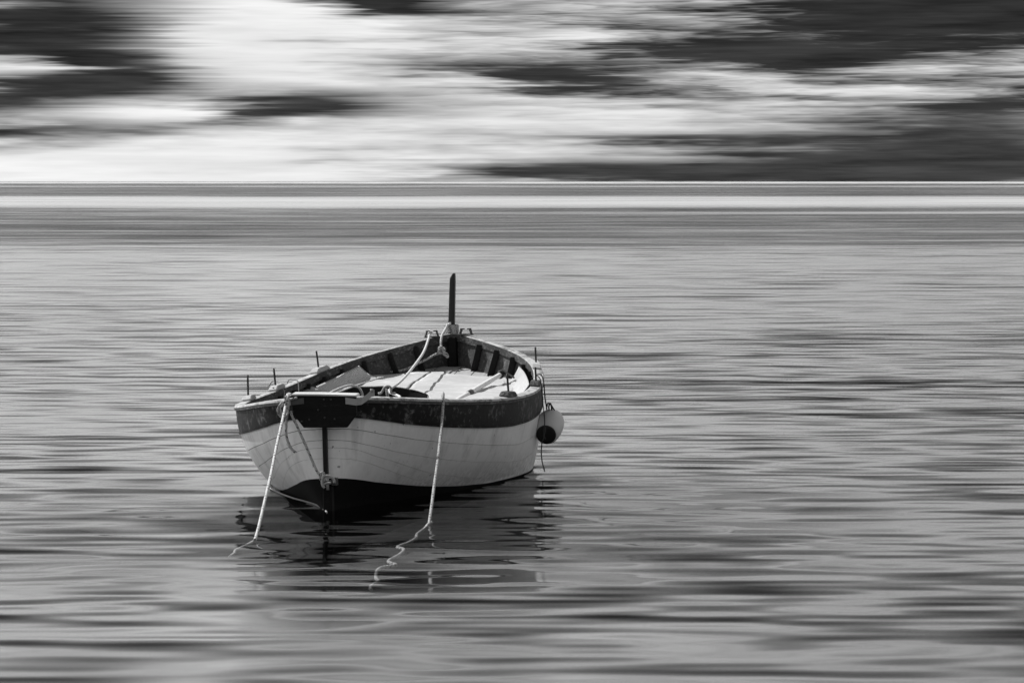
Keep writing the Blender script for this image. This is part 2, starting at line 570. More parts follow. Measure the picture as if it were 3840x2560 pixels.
# ------------------------------------------------------------------ hull shape (boat frame: x to starboard, y to the bow, z up)
BL = 6.2
YAW, ROLL = math.radians(6.9536), math.radians(-1.8405)
ax = Vector((math.sin(YAW), math.cos(YAW), 0))
rt0 = Vector((math.cos(YAW), -math.sin(YAW), 0))
up0 = Vector((0, 0, 1))
rt = rt0 * math.cos(ROLL) - up0 * math.sin(ROLL)
up = up0 * math.cos(ROLL) + rt0 * math.sin(ROLL)
BOAT = Matrix((rt, ax, up)).transposed().to_4x4()
BOAT.translation = Vector((-1.193, 25.268, 0))

BA = [0.928, 0.037, -0.060, 0.031, -0.021, 0.023, -0.004]
ZC = [0.744, -0.644, 0.696, 0.119]
SW = [0, .05, .1, .17, .3, .4, .5, .6, .7, .8, .9, .96, 1]
BWV = [0, .10, .21, .38, .66, .82, .91, .90, .80, .54, .22, .07, 0]
_u = np.arccos(1 - 2 * np.array(SW))
_BW = np.linalg.lstsq(np.stack([np.sin((k + 1) * _u) for k in range(7)], 1), np.array(BWV), rcond=None)[0]


def ends(s): return np.clip(np.minimum(s, 1 - s) / 0.008, 0, 1) ** .5


def bfun(s):
    u = np.arccos(np.clip(1 - 2 * np.asarray(s, float), -1, 1))
    return sum(BA[k] * np.sin((k + 1) * u) for k in range(7)) + .05 * ends(s)


def bwl(s):
    u = np.arccos(np.clip(1 - 2 * np.asarray(s, float), -1, 1))
    return np.maximum(sum(_BW[k] * np.sin((k + 1) * u) for k in range(7)), 0)


def zsh(s):
    s = np.asarray(s, float)
    return ZC[0] + ZC[1] * s + ZC[2] * s ** 2 + ZC[3] * s ** 3


def half(s, z):
    s = np.asarray(s, float); z = np.asarray(z, float)
    zs = zsh(s); w = bwl(s); n = 1.9 + .6 * np.sin(np.pi * np.clip(s, 0, 1)) - 1.0 * np.clip((s - .68) / .24, 0, 1)
    t = np.clip(z / zs, 0, 1.2)
    top = w + (bfun(s) - w) * (1 - np.clip(1 - t, 0, 1) ** n)
    low = w * (1 - np.clip(-z / .34, 0, 1) ** 1.6)
    return np.where(z >= 0, top, low)


def _sm(s, xs, ys):
    # piecewise curve, softened
    s = np.asarray(s, float)
    return sum(np.interp(np.clip(s + d, 0, 1), xs, ys) for d in (-.006, -.003, 0, .003, .006)) / 5 if np.ndim(s) else float(np.interp(s, xs, ys))


def zboot(s): return _sm(s, [0, .02, .06, .11, .16, .22, .28, .36, .6, .85, 1], [.209, .19, .15, .111, .074, .038, .012, -.01, -.02, -.01, .05])


def bandh(s): return _sm(s, [0, .005, .02, .06, .13, .23, .33, .47, .7, 1], [.140, .142, .155, .178, .192, .205, .213, .206, .19, .165])


SEAMS = [([0, .03, .09, .2, .4, .7, 1], [.215, .250, .282, .312, .365, .33, .30]),
         ([0, .015, .06, .15, .28, .45, .7, 1], [.285, .318, .360, .405, .450, .50, .45, .42]),
         ([0, .033, .095, .16, .3, .5, .75, 1], [.335, .392, .448, .500, .565, .60, .56, .54]),
         ([0, .05, .1, .16, .22, .35, 1], [.405, .462, .510, .556, .60, .66, .66])]
SEAMW = [.0036, .0028, .0018, .0015]


def surf(side, s, z, off=0.0):
    """point on the hull surface moved outwards by off"""
    s = np.asarray(s, float); z = np.asarray(z, float)
    e = 1e-3
    h = half(s, z)
    s1, s0 = np.clip(s + e, 0, 1), np.clip(s - e, 0, 1)
    dhs = (half(s1, z) - half(s0, z)) / ((s1 - s0) * BL)
    dhz = (half(s, z + e) - half(s, z - e)) / (2 * e)
    n = np.stack([np.ones_like(h), -np.clip(dhs, -6, 6), -np.clip(dhz, -3, 3)], -1)
    n /= np.linalg.norm(n, axis=-1, keepdims=True)
    P = np.stack([h, s * BL + 0 * h, z], -1) + n * off
    P[..., 0] = np.maximum(P[..., 0], 0.0)
    P[..., 0] *= side
    return P


NS = 90
sg = (1 - np.cos(np.linspace(0, np.pi, NS))) / 2

boat = bpy.data.objects.new('rowing_boat', None)
COL.objects.link(boat)
boat.matrix_world = BOAT
boat.empty_display_size = .3
tag(boat, 'old white wooden double-ended boat with dark upper band, moored alone on the rippled sea', 'boat')


def strip(name, side, zlo, zhi, mat, rows=5, off=0.0, lip=0.012, parent=boat):
    """one run of planking between two height curves, its edges turned in"""
    fr = np.linspace(0, 1, rows)
    zl, zh = zlo(sg), zhi(sg)
    G = [surf(side, sg, zl, off - lip)]
    for f in fr:
        G.append(surf(side, sg, zl + (zh - zl) * f, off))
    G.append(surf(side, sg, zh, off - lip))
    V, F = [], []
    for A in (G[1:-1], G[:2], G[-2:]):
        q = np.stack(A, 1)
        o = len(V)
        V += list(q.reshape(-1, 3))
        F += [tuple(i + o for i in f) for f in grid_faces(NS, len(A))]
    return link(name, mesh(name, V, F, True), mat, parent)


BANDH = .168
# shell behind the planks (seen in the seams) and the inner skin
for nm, off, mat, z0, top in (('hull_core', -.010, M_SHELL, -.30, -.02), ('inner_skin', -.034, M_INNER, -.25, -.02)):
    vs, fs = [], []
    for side in (-1, 1):
        G = np.stack([surf(side, sg, z0 + (zsh(sg) + top - z0) * f, off) for f in np.linspace(0, 1, 18)], 1).reshape(-1, 3)
        o = len(vs)
        vs += list(G)
        fs += [tuple(i + o for i in f) for f in grid_faces(NS, 18)]
    link(nm, mesh(nm, vs, fs, True), mat, boat)

for side in (-1, 1):
    strip('bottom_planking', side, lambda s: -.33 + 0 * s, lambda s: zboot(s) - .001, M_BOTTOM, 8)
    for i in range(5):
        hi = (lambda s: zsh(s) - bandh(s)) if i == 0 else (lambda s, q=SEAMS[i - 1], g=SEAMW[i - 1]: np.maximum(zsh(s) - _sm(s, *q) - g / 2, zboot(s)))
        lo = zboot if i == 4 else (lambda s, q=SEAMS[i], g=SEAMW[i]: np.maximum(zsh(s) - _sm(s, *q) + g / 2, zboot(s)))
        strip('plank', side, lo, hi, M_WHITE, 4)
    strip('upper_band', side, lambda s: zsh(s) - bandh(s) + .012, lambda s: zsh(s) - .03, M_BAND, 5, .006, .012)
    strip('rubbing_strip', side, lambda s: zsh(s) - bandh(s) - .003, lambda s: zsh(s) - bandh(s) + .011, M_BAND, 3, .011, .016)


def plan_curve(side, n=110):
    s = (1 - np.cos(np.linspace(0, np.pi, n))) / 2
    P = np.stack([bfun(s), s * BL, zsh(s)], 1)
    T = np.gradient(P[:, :2], axis=0)
    T /= np.linalg.norm(T, axis=1)[:, None] + 1e-9
    Nin = np.stack([-T[:, 1], T[:, 0]], 1)
    Nin[0] = (0, 1); Nin[-1] = (0, -1)
    return s, P, Nin


def sweep_rail(name, side, prof, mat, top=None):
    s, P, Nin = plan_curve(side)
    G = []
    for (a, h) in prof:
        Q = P.copy()
        Q[:, :2] += Nin * a
        Q[:, 2] += h
        Q[:, 0] = np.maximum(Q[:, 0], 0)
        Q[:, 1] = np.clip(Q[:, 1], -.02, BL + .02)
        Q[:, 0] *= side
        G.append(Q)
    G = np.stack(G, 1)
    k = len(prof)
    f = []
    for i in range(len(s) - 1):
        for j in range(k):
            f.append((i * k + j, (i + 1) * k + j, (i + 1) * k + (j + 1) % k, i * k + (j + 1) % k))
    me = mesh(name, G.reshape(-1, 3), f)
    me.materials.append(mat)
    if top is not None:
        me.materials.append(M_RAILTOP)
        for i, p in enumerate(me.polygons):
            if i % k in top:
                p.material_index = 1
    return link(name, me, mat, boat)


for side in (-1, 1):
    sweep_rail('gunwale', side, [(-.016, -.050), (-.018, -.030), (-.012, -.016), (.030, -.009), (.050, -.007), (.060, -.010), (.062, -.064), (.056, -.070)], M_GUN, (1, 2, 3, 4))


# floor plane inside the boat
def fz(x, y): return .122 - .034 * x + .086 * y


def frame_at(y, side, z0, z1, n=10):
    zz = np.linspace(z0, z1, n)
    return zz


# ribs
rib_y = [0.9, 1.35, 1.8, 2.25, 2.7, 3.1, 3.5, 3.9, 4.3, 4.66, 5.0, 5.33, 5.63, 5.88]
for side in (-1, 1):
    for y in rib_y:
        s = y / BL
        ztop = float(zsh(s)) - .05
        x0 = float(half(s, .3))
        zbot = max(fz(side * float(half(s, max(fz(0, y), .2))), y) - .03, .06)
        zz = np.linspace(zbot, ztop, 9)
        w, d = .044, .046
        pts = surf(side, np.full(9, s), zz, -.032)
        dep = .050
        pin = surf(side, np.full(9, s), zz, -.034 - dep)
        V = []
        for i in range(9):
            for (q, dyy) in ((pts[i], -w / 2), (pts[i], w / 2), (pin[i], w / 2), (pin[i], -w / 2)):
                V.append((q[0], q[1] + dyy, q[2]))
        F = [(i * 4 + j, (i + 1) * 4 + j, (i + 1) * 4 + (j + 1) % 4, i * 4 + (j + 1) % 4) for i in range(8) for j in range(4)] + [(0, 1, 2, 3), (32, 33, 34, 35)]
        link('rib', mesh('rib', V, F), M_RIB, boat)


# floor boards and the cut-out at their after end
def yaft(x):
    base = 4.16 - .10 * (x + .1)
    d = (x + .44) / .52
    return base + (.68 * math.sqrt(max(0, 1 - d * d)) if abs(d) < 1 else 0)


edges = [-.97, -.82, -.68, -.54, -.40, -.26, -.115, .075, .213, .36, .51, .66, .81, .95]
for i in range(len(edges) - 1):
    xa, xb = edges[i] + .004, edges[i + 1] - .004
    dz = rng.normal(0, .0012)
    xs = np.linspace(xa, xb, 5)
    top, bot = [], []
    for x in xs:
        y0 = yaft(x)
        y = y0
        ye = None
        yy = np.linspace(y0, 6.1, 200)
        ok = [q for q in yy if float(half(q / BL, fz(x, q))) - .03 > abs(x)]
        if not ok:
            top.append(None)
            continue
        top.append((x, ok[0], ok[-1]))
    top = [q for q in top if q is not None]
    if len(top) < 2:
        continue
    V, F = [], []
    for (x, a, b) in top:
        for yq in np.linspace(a, b, 8):
            V.append((x, yq, fz(x, yq) + dz))
        for yq in np.linspace(a, b, 8):
            V.append((x, yq, fz(x, yq) + dz - .022))
    k = len(top)
    for a in range(k - 1):
        for j in range(7):
            p, q = a * 16 + j, (a + 1) * 16 + j
            F.append((p, q, q + 1, p + 1))
            F.append((p + 8, p + 9, q + 9, q + 8))
        F.append((a * 16, a * 16 + 8, (a + 1) * 16 + 8, (a + 1) * 16))
        F.append((a * 16 + 7, (a + 1) * 16 + 7, (a + 1) * 16 + 15, a * 16 + 15))
    for a in (0, k - 1):
        for j in range(7):
            p = a * 16 + j
            F.append((p, p + 1, p + 9, p + 8))
    link('floor_board', mesh('floor_board', V, F), M_BOARD, boat)
# black wall put in for the shade in the hollow under the boards
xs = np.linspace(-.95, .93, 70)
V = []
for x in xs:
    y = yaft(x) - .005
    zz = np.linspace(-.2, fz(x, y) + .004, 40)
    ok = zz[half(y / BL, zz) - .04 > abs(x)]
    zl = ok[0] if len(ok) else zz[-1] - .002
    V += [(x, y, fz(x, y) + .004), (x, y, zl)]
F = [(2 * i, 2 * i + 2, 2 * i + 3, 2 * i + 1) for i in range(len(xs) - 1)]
link('shade_wall', mesh('shade_wall', V, F), M_BLACK, boat)

# bow stem post, apron, breasthook
w = .0235
V = []
zs_ = [.40, .80, .93, 1.30, 1.352, 1.388]
for z, wl, wr, dpt in ((.35, .024, .024, .09), (.80, .024, .024, .085), (1.00, .0235, .0235, .07), (1.325, .0215, .0205, .062), (1.352, .0195, .0195, .06), (1.388, -.004, .017, .045)):
    for (xx, yy) in ((-wl, -dpt * .45), (-wl * .4, -dpt * .55), (wr * .4, -dpt * .55), (wr, -dpt * .45), (wr, dpt * .5), (-wl, dpt * .5)):
        V.append((xx - .012 + .024 * (z - .98) / .407, BL + .01 + yy, z))
F = [(i * 6 + j, (i + 1) * 6 + j, (i + 1) * 6 + (j + 1) % 6, i * 6 + (j + 1) % 6) for i in range(5) for j in range(6)] + [tuple(range(6)), tuple(range(30, 36))]
me = mesh('stem_post', V, F)
link('stem_post', me, M_STEM, boat)
link('stem_apron', box_mesh('stem_apron', (0, BL - .075, .70), (.075, .10, .36), .012), M_DARKWOOD, boat)
# low post under the bow, to the water
link('cutwater', prism('cutwater', [(-.02, BL - .03, -.3), (.02, BL - .03, -.3), (.02, BL + .045, -.28), (-.02, BL + .045, -.28)], (0, 0, .66), .006), M_DARKWOOD, boat)

# stern post with skeg and fittings
link('stern_post', prism('stern_post', [(-.014, .03, -.32), (.014, .03, -.32), (.014, -.045, -.32), (-.014, -.045, -.32)], (0.004, 0, 1.0), .004), M_POST, boat)
o = link('skeg', prism('skeg', [(-.028, .02, -.3), (.040, .02, -.3), (.040, -.075, -.3), (-.018, -.075, -.3)], (.006, 0, .46), .006), M_BOTTOM, boat)
gd = link('gudgeon', join_meshes('gudgeon', [box_mesh('a', (.02, -.06, .192), (.075, .08, .014), .003), box_mesh('b', (.058, -.02, .188), (.035, .06, .05), .004)]), M_DARKMETAL, boat)
link('gudgeon_pin', tube('gudgeon_pin', [(.022, -.085, .14), (.022, -.085, .225)], .009, 3), M_METAL, gd)

# board bracket on the stern, with its pale cap
bd = link('stern_board', prism('stern_board', [(-.185, -.165, .757), (.238, -.165, .742), (.238, -.165, .624), (.172, -.165, .543), (-.108, -.165, .549), (-.176, -.165, .640)], (0, .035, 0), .004), M_DARKWOOD, boat)
cap = prism('board_cap', [(-.188, -.172, .757), (.241, -.172, .742), (.241, -.172, .749), (-.170, -.172, .768), (-.186, -.172, .763)], (0, .01, 0), 0)
bpy.data.meshes.remove(cap)
V = []
for (x, zt) in ((-.190, .757), (-.176, .762), (.0, .757), (.236, .7445), (.243, .742)):
    dd = .004 if x in (-.190, .243) else 0
    V += [(x, -.176, zt - .004), (x, -.178 + dd, zt + .006 - dd), (x, -.04 - dd, zt + .012 - dd), (x, -.03, zt + .002)]
F = [(i * 4 + j, (i + 1) * 4 + j, (i + 1) * 4 + (j + 1) % 4, i * 4 + (j + 1) % 4) for i in range(4) for j in range(4)] + [(0, 1, 2, 3), (16, 17, 18, 19)]
link('board_cap', mesh('board_cap', V, F), M_CAP, bd)
for (x, z) in ((-.146, .727), (.206, .715), (.03, .727), (-.01, .66), (.03, .61), (-.07, .60), (.095, .60), (.075, .725), (-.12, .59)):
    me = tube('bolt', [(x, -.164, z), (x, -.171, z), (x, -.1725, z)], .0065, 3, 10, False, [.007, .0068, .003])
    link('bolt', me, M_METAL if abs(x) > .13 else M_DARKMETAL, bd)
# metal straps from the board to the gunwale
def strap(pts, hgt, name='strap'):
    V = []
    for p in pts:
        x, y, z, tw = p
        if tw:   # lies flat
            V += [(x, y - hgt * .7, z), (x, y + hgt * .7, z), (x + .001, y + hgt * .7, z + .005), (x + .001, y - hgt * .7, z + .005)]
        else:
            V += [(x, y, z - hgt), (x, y + .006, z - hgt), (x, y + .006, z + hgt), (x, y, z + hgt)]
    n = len(pts)
    F = [(i * 4 + j, (i + 1) * 4 + j, (i + 1) * 4 + (j + 1) % 4, i * 4 + (j + 1) % 4) for i in range(n - 1) for j in range(4)] + [(0, 1, 2, 3), tuple(range(4 * n - 4, 4 * n))]
    return mesh(name, V, F)
sp = link('strap', strap([(.17, -.172, .716, 0), (.238, -.174, .705, 0), (.266, -.12, .706, 0), (.285, -.02, .724, 0), (.300, .05, .744, 0), (.316, .10, .747, 0)], .021), M_METAL, boat)
link('bolt', tube('bolt', [(.305, .07, .755), (.305, .07, .775)], .011, 3, 6, False), M_METAL, sp)
sp = link('strap', strap([(-.10, -.171, .722, 0), (-.186, -.174, .714, 0), (-.215, -.10, .716, 0), (-.225, .0, .74, 0)], .019), M_DARKMETAL, boat)
# eye on the after rail
ey = [(.325, .20, .738), (.345, .20, .742), (.356, .20, .758), (.372, .20, .781), (.398, .20, .783), (.412, .20, .765), (.410, .20, .742), (.440, .20, .735)]
link('rail_eye', tube('rail_eye', ey, .0075, 30), M_METAL, boat)


# thole blocks with their iron pins
def thole(side, y, pin_h, tilt, length=.27, dark=False, pin_in=.022):
    s, P, Nin = plan_curve(side, 400)
    i = int(np.abs(P[:, 1] - y).argmin())
    p, nin = P[i], Nin[i]
    tx = np.array([nin[1], -nin[0]])
    if tx[1] < 0: tx = -tx
    slope = (zsh(s[i] + .01) - zsh(s[i] - .01)) / (.02 * BL)
    h = .036
    out = []
    for (a, top) in ((-length / 2, .012), (-length / 2 + .05, h), (length / 2 - .05, h), (length / 2, .010)):
        j = int(np.abs(P[:, 1] - (y + a * tx[1])).argmin())
        q, nn = P[j], Nin[j]
        for (b, zt) in ((-.012, .004), (.062, .011), (.058, top + .009), (-.004, top + .002)):
            out.append(((q[0] + nn[0] * b) * side, q[1] + nn[1] * b, q[2] + zt - .016))
    F = [(k * 4 + j, (k + 1) * 4 + j, (k + 1) * 4 + (j + 1) % 4, k * 4 + (j + 1) % 4) for k in range(3) for j in range(4)] + [(0, 1, 2, 3), (12, 13, 14, 15)]
    me = mesh('thole_block', out, F)
    bm = bmesh.new(); bm.from_mesh(me)
    bmesh.ops.bevel(bm, geom=list(bm.edges), offset=.004, segments=2, affect='EDGES')
    bm.to_mesh(me); bm.free()
    blk = link('thole_block', me, M_GUN if dark else M_PAD, boat)
    bx, by, bz = (p[0] + nin[0] * pin_in) * side, p[1] + nin[1] * pin_in, p[2] + h - .014
    me = tube('thole_pin', [(bx, by, bz - .02), (bx + tilt * .5, by, bz + pin_h * .5), (bx + tilt, by, bz + pin_h)], .0072, 6, 10, False)
    link('thole_pin', me, M_PIN, blk)
    for a in (-.36, .34):
        j = int(np.abs(P[:, 1] - (y + a * length * tx[1])).argmin())
        q = P[j]; nn = Nin[j]
        c = ((q[0] + nn[0] * .028) * side, q[1] + nn[1] * .028, q[2] + .012)
        link('bolt', tube('bolt', [(c[0], c[1], c[2] - .012), (c[0], c[1], c[2] + .006)], .006, 3, 8, False), M_DARKMETAL, blk)


thole(-1, 2.60, .150, .002)
thole(-1, 3.58, .128, -.010)
thole(-1, 4.68, .128, -.014)
thole(1, 2.07, .126, -.006, .27, True)
thole(1, 3.38, .102, -.002, .24, True)
thole(1, 4.63, .118, -.002, .30)


# fairleads by the stem
def fairlead(x, y, z, rotz):
    R = Matrix.Rotation(rotz, 3, 'Z')
    ms = [box_mesh('a', (0, 0, .006), (.125, .034, .010), .003), box_mesh('b', (-.045, 0, .03), (.014, .024, .045), .004, Matrix.Rotation(.35, 3, 'Y')), box_mesh('c', (.045, 0, .03), (.014, .024, .045), .004, Matrix.Rotation(-.30, 3, 'Y')),
          box_mesh('d', (-.030, 0, .052), (.036, .020, .010), .003), box_mesh('e', (.030, 0, .052), (.034, .020, .010), .003)]
    me = join_meshes('fairlead', ms)
    me.transform(Matrix.Translation((x, y, z)) @ R.to_4x4())
    return link('fairlead', me, M_DARKMETAL, boat)


fairlead(-.150, 6.03, .884, math.radians(20))
fairlead(.120, 6.07, .893, math.radians(-20))


# ------------------------------------------------------------------ things lying in or hanging from the boat
def place(name, me, mat, label, cat, group=None, root=None):
    """a mesh given in boat coordinates becomes a top-level object with its own origin"""
    n = len(me.vertices)
    co = np.zeros(n * 3); me.vertices.foreach_get('co', co)
    co = co.reshape(-1, 3)
    c = Vector((co[:, 0].mean(), co[:, 1].mean(), co[:, 2].min()))
    me.transform(Matrix.Translation(-c))
    o = link(name, me, mat, matrix=BOAT @ Matrix.Translation(c))
    return tag(o, label, cat, group)


def child(o, name, me, mat):
    """a part of a placed object; mesh in boat coordinates"""
    me.transform((BOAT.inverted() @ o.matrix_world).inverted())
    return link(name, me, mat, o)


# mats on the floor boards
def mat_sheet(x0f, x1f, yfar, n=34, k=26, dz=.014):
    V, UV = [], []
    for i in range(n):
        for j in range(k):
            v = j / (k - 1)
            u = i / (n - 1)
            # iterate along y for the slanted gap that stands for a shadow
            xm = x0f(4.2 + 1.4 * v) + (x1f(4.2 + 1.4 * v) - x0f(4.2 + 1.4 * v)) * u
            ya = yaft(xm) - .012
            y = ya + (yfar(xm) - ya) * v
            xm = x0f(y) + (x1f(y) - x0f(y)) * u
            wob = .006 * math.sin(xm * 9 + 1) * math.sin(y * 5) + .004 * math.sin(y * 13 + xm * 4) + .0025 * math.sin(y * 31 + xm * 17) * math.sin(xm * 6 + y)
            lift = .010 * max(0, (v - .93) / .07) ** 2
            V.append((xm, y, fz(xm, y) + dz + wob + lift)); UV.append((u, v))
    top = len(V)
    V += [(a, b, c - .009) for (a, b, c) in V]
    F = grid_faces(n, k)
    F2 = [tuple(q + top for q in reversed(f)) for f in F]
    rim = []
    for i in range(n - 1):
        for j in (0, k - 1):
            a, b = i * k + j, (i + 1) * k + j
            rim.append((a, b, b + top, a + top))
    for j in range(k - 1):
        for i in (0, n - 1):
            a, b = i * k + j, i * k + j + 1
            rim.append((a, b, b + top, a + top))
    return mesh('m', V, F + F2 + rim, True, UV + UV)


shadow_gap = lambda y: -.157 + max(0, (y - 5.2)) * .12  # gap between the sheets, put in as a rope's dark shadow line
pm = place('floor_mat', mat_sheet(lambda y: -.74 + .10 * max(0, y - 4.7) + .16 * max(0, y - 5.0), lambda y: shadow_gap(y) - .010, lambda x: 5.36 + (x + .52) * .62 if x < -.11 else 5.63), M_MAT,
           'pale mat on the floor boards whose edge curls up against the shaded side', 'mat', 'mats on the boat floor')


def flap(fold, crest, sag, n=40, k=14, thick=.009):
    f, _ = resample(fold, n); c, _ = resample(crest, n)
    V, UV = [], []
    for i in range(n):
        for j in range(k):
            t = j / (k - 1)
            p = f[i] + (c[i] - f[i]) * t
            q = sag * math.sin(math.pi * t) ** 1.0
            p = p + np.array([0, 0, -q])
            V.append(tuple(p)); UV.append((i / (n - 1), t))
    top = len(V)
    V2 = []
    for i in range(n):
        for j in range(k):
            x, y, z = V[i * k + j]
            V2.append((x - math.copysign(0, x), y, z - thick))
    F = grid_faces(n, k)
    F2 = [tuple(q + top for q in reversed(g)) for g in F]
    rim = []
    for i in range(n - 1):
        for j in (0, k - 1):
            a, b = i * k + j, (i + 1) * k + j
            rim.append((a, b, b + top, a + top))
    for j in range(k - 1):
        for i in (0, n - 1):
            a, b = i * k + j, i * k + j + 1
            rim.append((a, b, b + top, a + top))
    return mesh('flap', V + V2, F + F2 + rim, True, UV + UV)


child(pm, 'curled_edge', flap([(-.66, 4.45, .545), (-.56, 4.90, .582), (-.43, 5.28, .618)], [(-.80, 4.30, .600), (-.705, 4.80, .655), (-.600, 5.14, .715)], .034), M_RIBMAT)
sm = place('floor_mat', mat_sheet(lambda y: shadow_gap(y) + .010, lambda y: .66 - .0 * y - .06 * max(0, y - 5.0) - .0, lambda x: 5.60 if x < .03 else (5.60 - (x - .03) * 6 if x < .06 else 5.42 - (x - .06) * .26)), M_MAT,
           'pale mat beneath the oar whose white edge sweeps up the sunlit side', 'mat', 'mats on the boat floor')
child(sm, 'curled_edge', flap([(.655, 4.10, .474), (.62, 4.50, .498), (.575, 4.85, .535), (.51, 5.20, .566)], [(.86, 4.02, .590), (.80, 4.43, .612), (.735, 4.77, .648), (.665, 5.03, .680)], .050), M_RIBMAT)

# oar
o0, o1 = np.array((.262, 4.08, .452)), np.array((.518, 5.05, .619))
d = (o1 - o0) / np.linalg.norm(o1 - o0)
oar = place('oar', tube('oar', [tuple(o0 - d * .6), tuple(o0), tuple(o1)], .0195, 12, 14, False, [.022, .0205, .019]), M_SHAFT,
            'pale wooden oar shaft with a black collar, propped across the mat', 'oar')
ln = np.linalg.norm(o1 - o0)
child(oar, 'collar', tube('collar', [tuple(o1 - d * .02), tuple(o1 + d * .035)], .031, 4, 16, False), M_BLACK)
b0 = o0 + d * ln * .33
child(oar, 'binding', tube('binding', [tuple(b0), tuple(b0 + d * .07)], .0235, 4, 14, False), M_DARKMETAL)
child(oar, 'lashing', tube('lashing', [tuple(o1 + d * .03 + np.array((.0, 0, .03))), (.60, 5.0, .612), (.635, 4.92, .60)], .008, 8), M_CORD)

# crumpled cloth
bm = bmesh.new()
bmesh.ops.create_icosphere(bm, subdivisions=3, radius=1)
for v in bm.verts:
    q = v.co
    f = 1 + .18 * math.sin(q.x * 5 + 1) * math.cos(q.y * 6) + .12 * math.sin(q.z * 8 + q.x * 3)
    v.co = Vector((q.x * .085 * f, q.y * .07 * f, max(q.z, -.5) * .04 * f))
me = bpy.data.meshes.new('cloth'); bm.to_mesh(me); bm.free(); smooth_all(me)
me.transform(Matrix.Translation((-.84, 4.30, .548)))
place('crumpled_cloth', me, M_RAG, 'small crumpled grey cloth beside the ribs at the shaded side', 'cloth')

# fender
fa, fb = Vector((1.080, 3.52, .350)), Vector((1.064, 3.22, .252))
axis = (fb - fa).normalized()
prof = [(-.045, .006), (-.040, .030), (-.022, .062), (.005, .085), (.05, .098), (.12, .101), (.20, .097), (.262, .088), (.29, .078), (.296, .073)]
me = tube('fender', [tuple(fa + axis * a) for a, _ in prof], .1, 24, 24, False, None)
bpy.data.meshes.remove(me)


def lathe(name, org, axis, prof, sides=28, cap=(True, True)):
    A = axis.orthogonal().normalized(); B = axis.cross(A)
    V, UV = [], []
    for (t, r) in prof:
        for k in range(sides):
            a = 2 * math.pi * k / sides
            V.append(org + axis * t + (A * math.cos(a) + B * math.sin(a)) * r); UV.append((k / sides, t))
    n = len(prof)
    F = [(i * sides + k, i * sides + (k + 1) % sides, (i + 1) * sides + (k + 1) % sides, (i + 1) * sides + k) for i in range(n - 1) for k in range(sides)]
    if cap[0]: F.append(tuple(range(sides)))
    if cap[1]: F.append(tuple((n - 1) * sides + k for k in range(sides)))
    return mesh(name, V, F, True, UV)


fen = place('fender', lathe('fender', fa, axis, prof), M_FENDER, 'pale fender with a black end, hung on cords outside the sunlit hull', 'fender')
child(fen, 'end_cap', lathe('end_cap', fa, axis, [(.2955, .073), (.300, .072), (.304, .066), (.306, .05), (.306, .001)], 28, (False, True)), M_BLACK)
child(fen, 'eye', tube('eye', [(1.094, 3.40, .320 + .105), (1.09, 3.41, .455), (1.08, 3.42, .475), (1.07, 3.43, .455), (1.068, 3.44, .42)], .006, 14), M_CORD)

# cords
place('tie_cord', join_meshes('c', [tube('a', [(.981, 3.43, .678), (1.007, 3.40, .668), (1.027, 3.36, .625), (1.040, 3.30, .501), (1.062, 3.2, .364), (1.078, 3.0, .315), (1.083, 2.93, .262), (1.070, 2.91, .215), (1.064, 2.91, .150), (1.068, 2.91, .085), (1.085, 2.91, .012)], .0042, 90, 6),
                                       tube('b', [(1.075, 3.02, .318), (1.084, 2.99, .33), (1.088, 2.98, .30), (1.078, 2.97, .27), (1.092, 2.96, .245)], .007, 16, 6)]), M_CORD,
      'thin dark cord from the thole pin across the fender, end trailing near the water', 'cord', 'cords holding the fender')
place('tie_cord', join_meshes('c', [tube('a', [(.925, 3.93, .662), (.968, 3.88, .662), (.990, 3.83, .612), (1.006, 3.76, .49), (1.030, 3.62, .44), (1.045, 3.50, .418), (1.052, 3.46, .405)], .0055, 40, 6),
                                       tube('b', [(1.040, 3.54, .436), (1.055, 3.50, .470), (1.080, 3.46, .462), (1.112, 3.40, .425)], .0055, 16, 6)]), M_CORD,
      'thin dark cord over the rail, tied to the upper end of the fender', 'cord', 'cords holding the fender')
place('rail_cord', tube('a', [(-1.057, 3.75, .640), (-1.027, 3.72, .672), (-.997, 3.70, .676), (-.955, 3.66, .650), (-.925, 3.64, .60), (-.92, 3.60, .55)], .0045, 24, 6), M_CORDP,
      'thin pale cord looped round the middle thole pin of the shaded side', 'cord', 'cords round the rail')
place('rail_cord', tube('a', [(-.970, 4.03, .640), (-.953, 4.02, .668), (-.90, 3.98, .668), (-.875, 3.96, .655), (-.868, 3.94, .60), (-.86, 3.90, .55)], .0045, 24, 6), M_CORDP,
      'thin pale cord wrapped over the bare rail between two thole blocks', 'cord', 'cords round the rail')

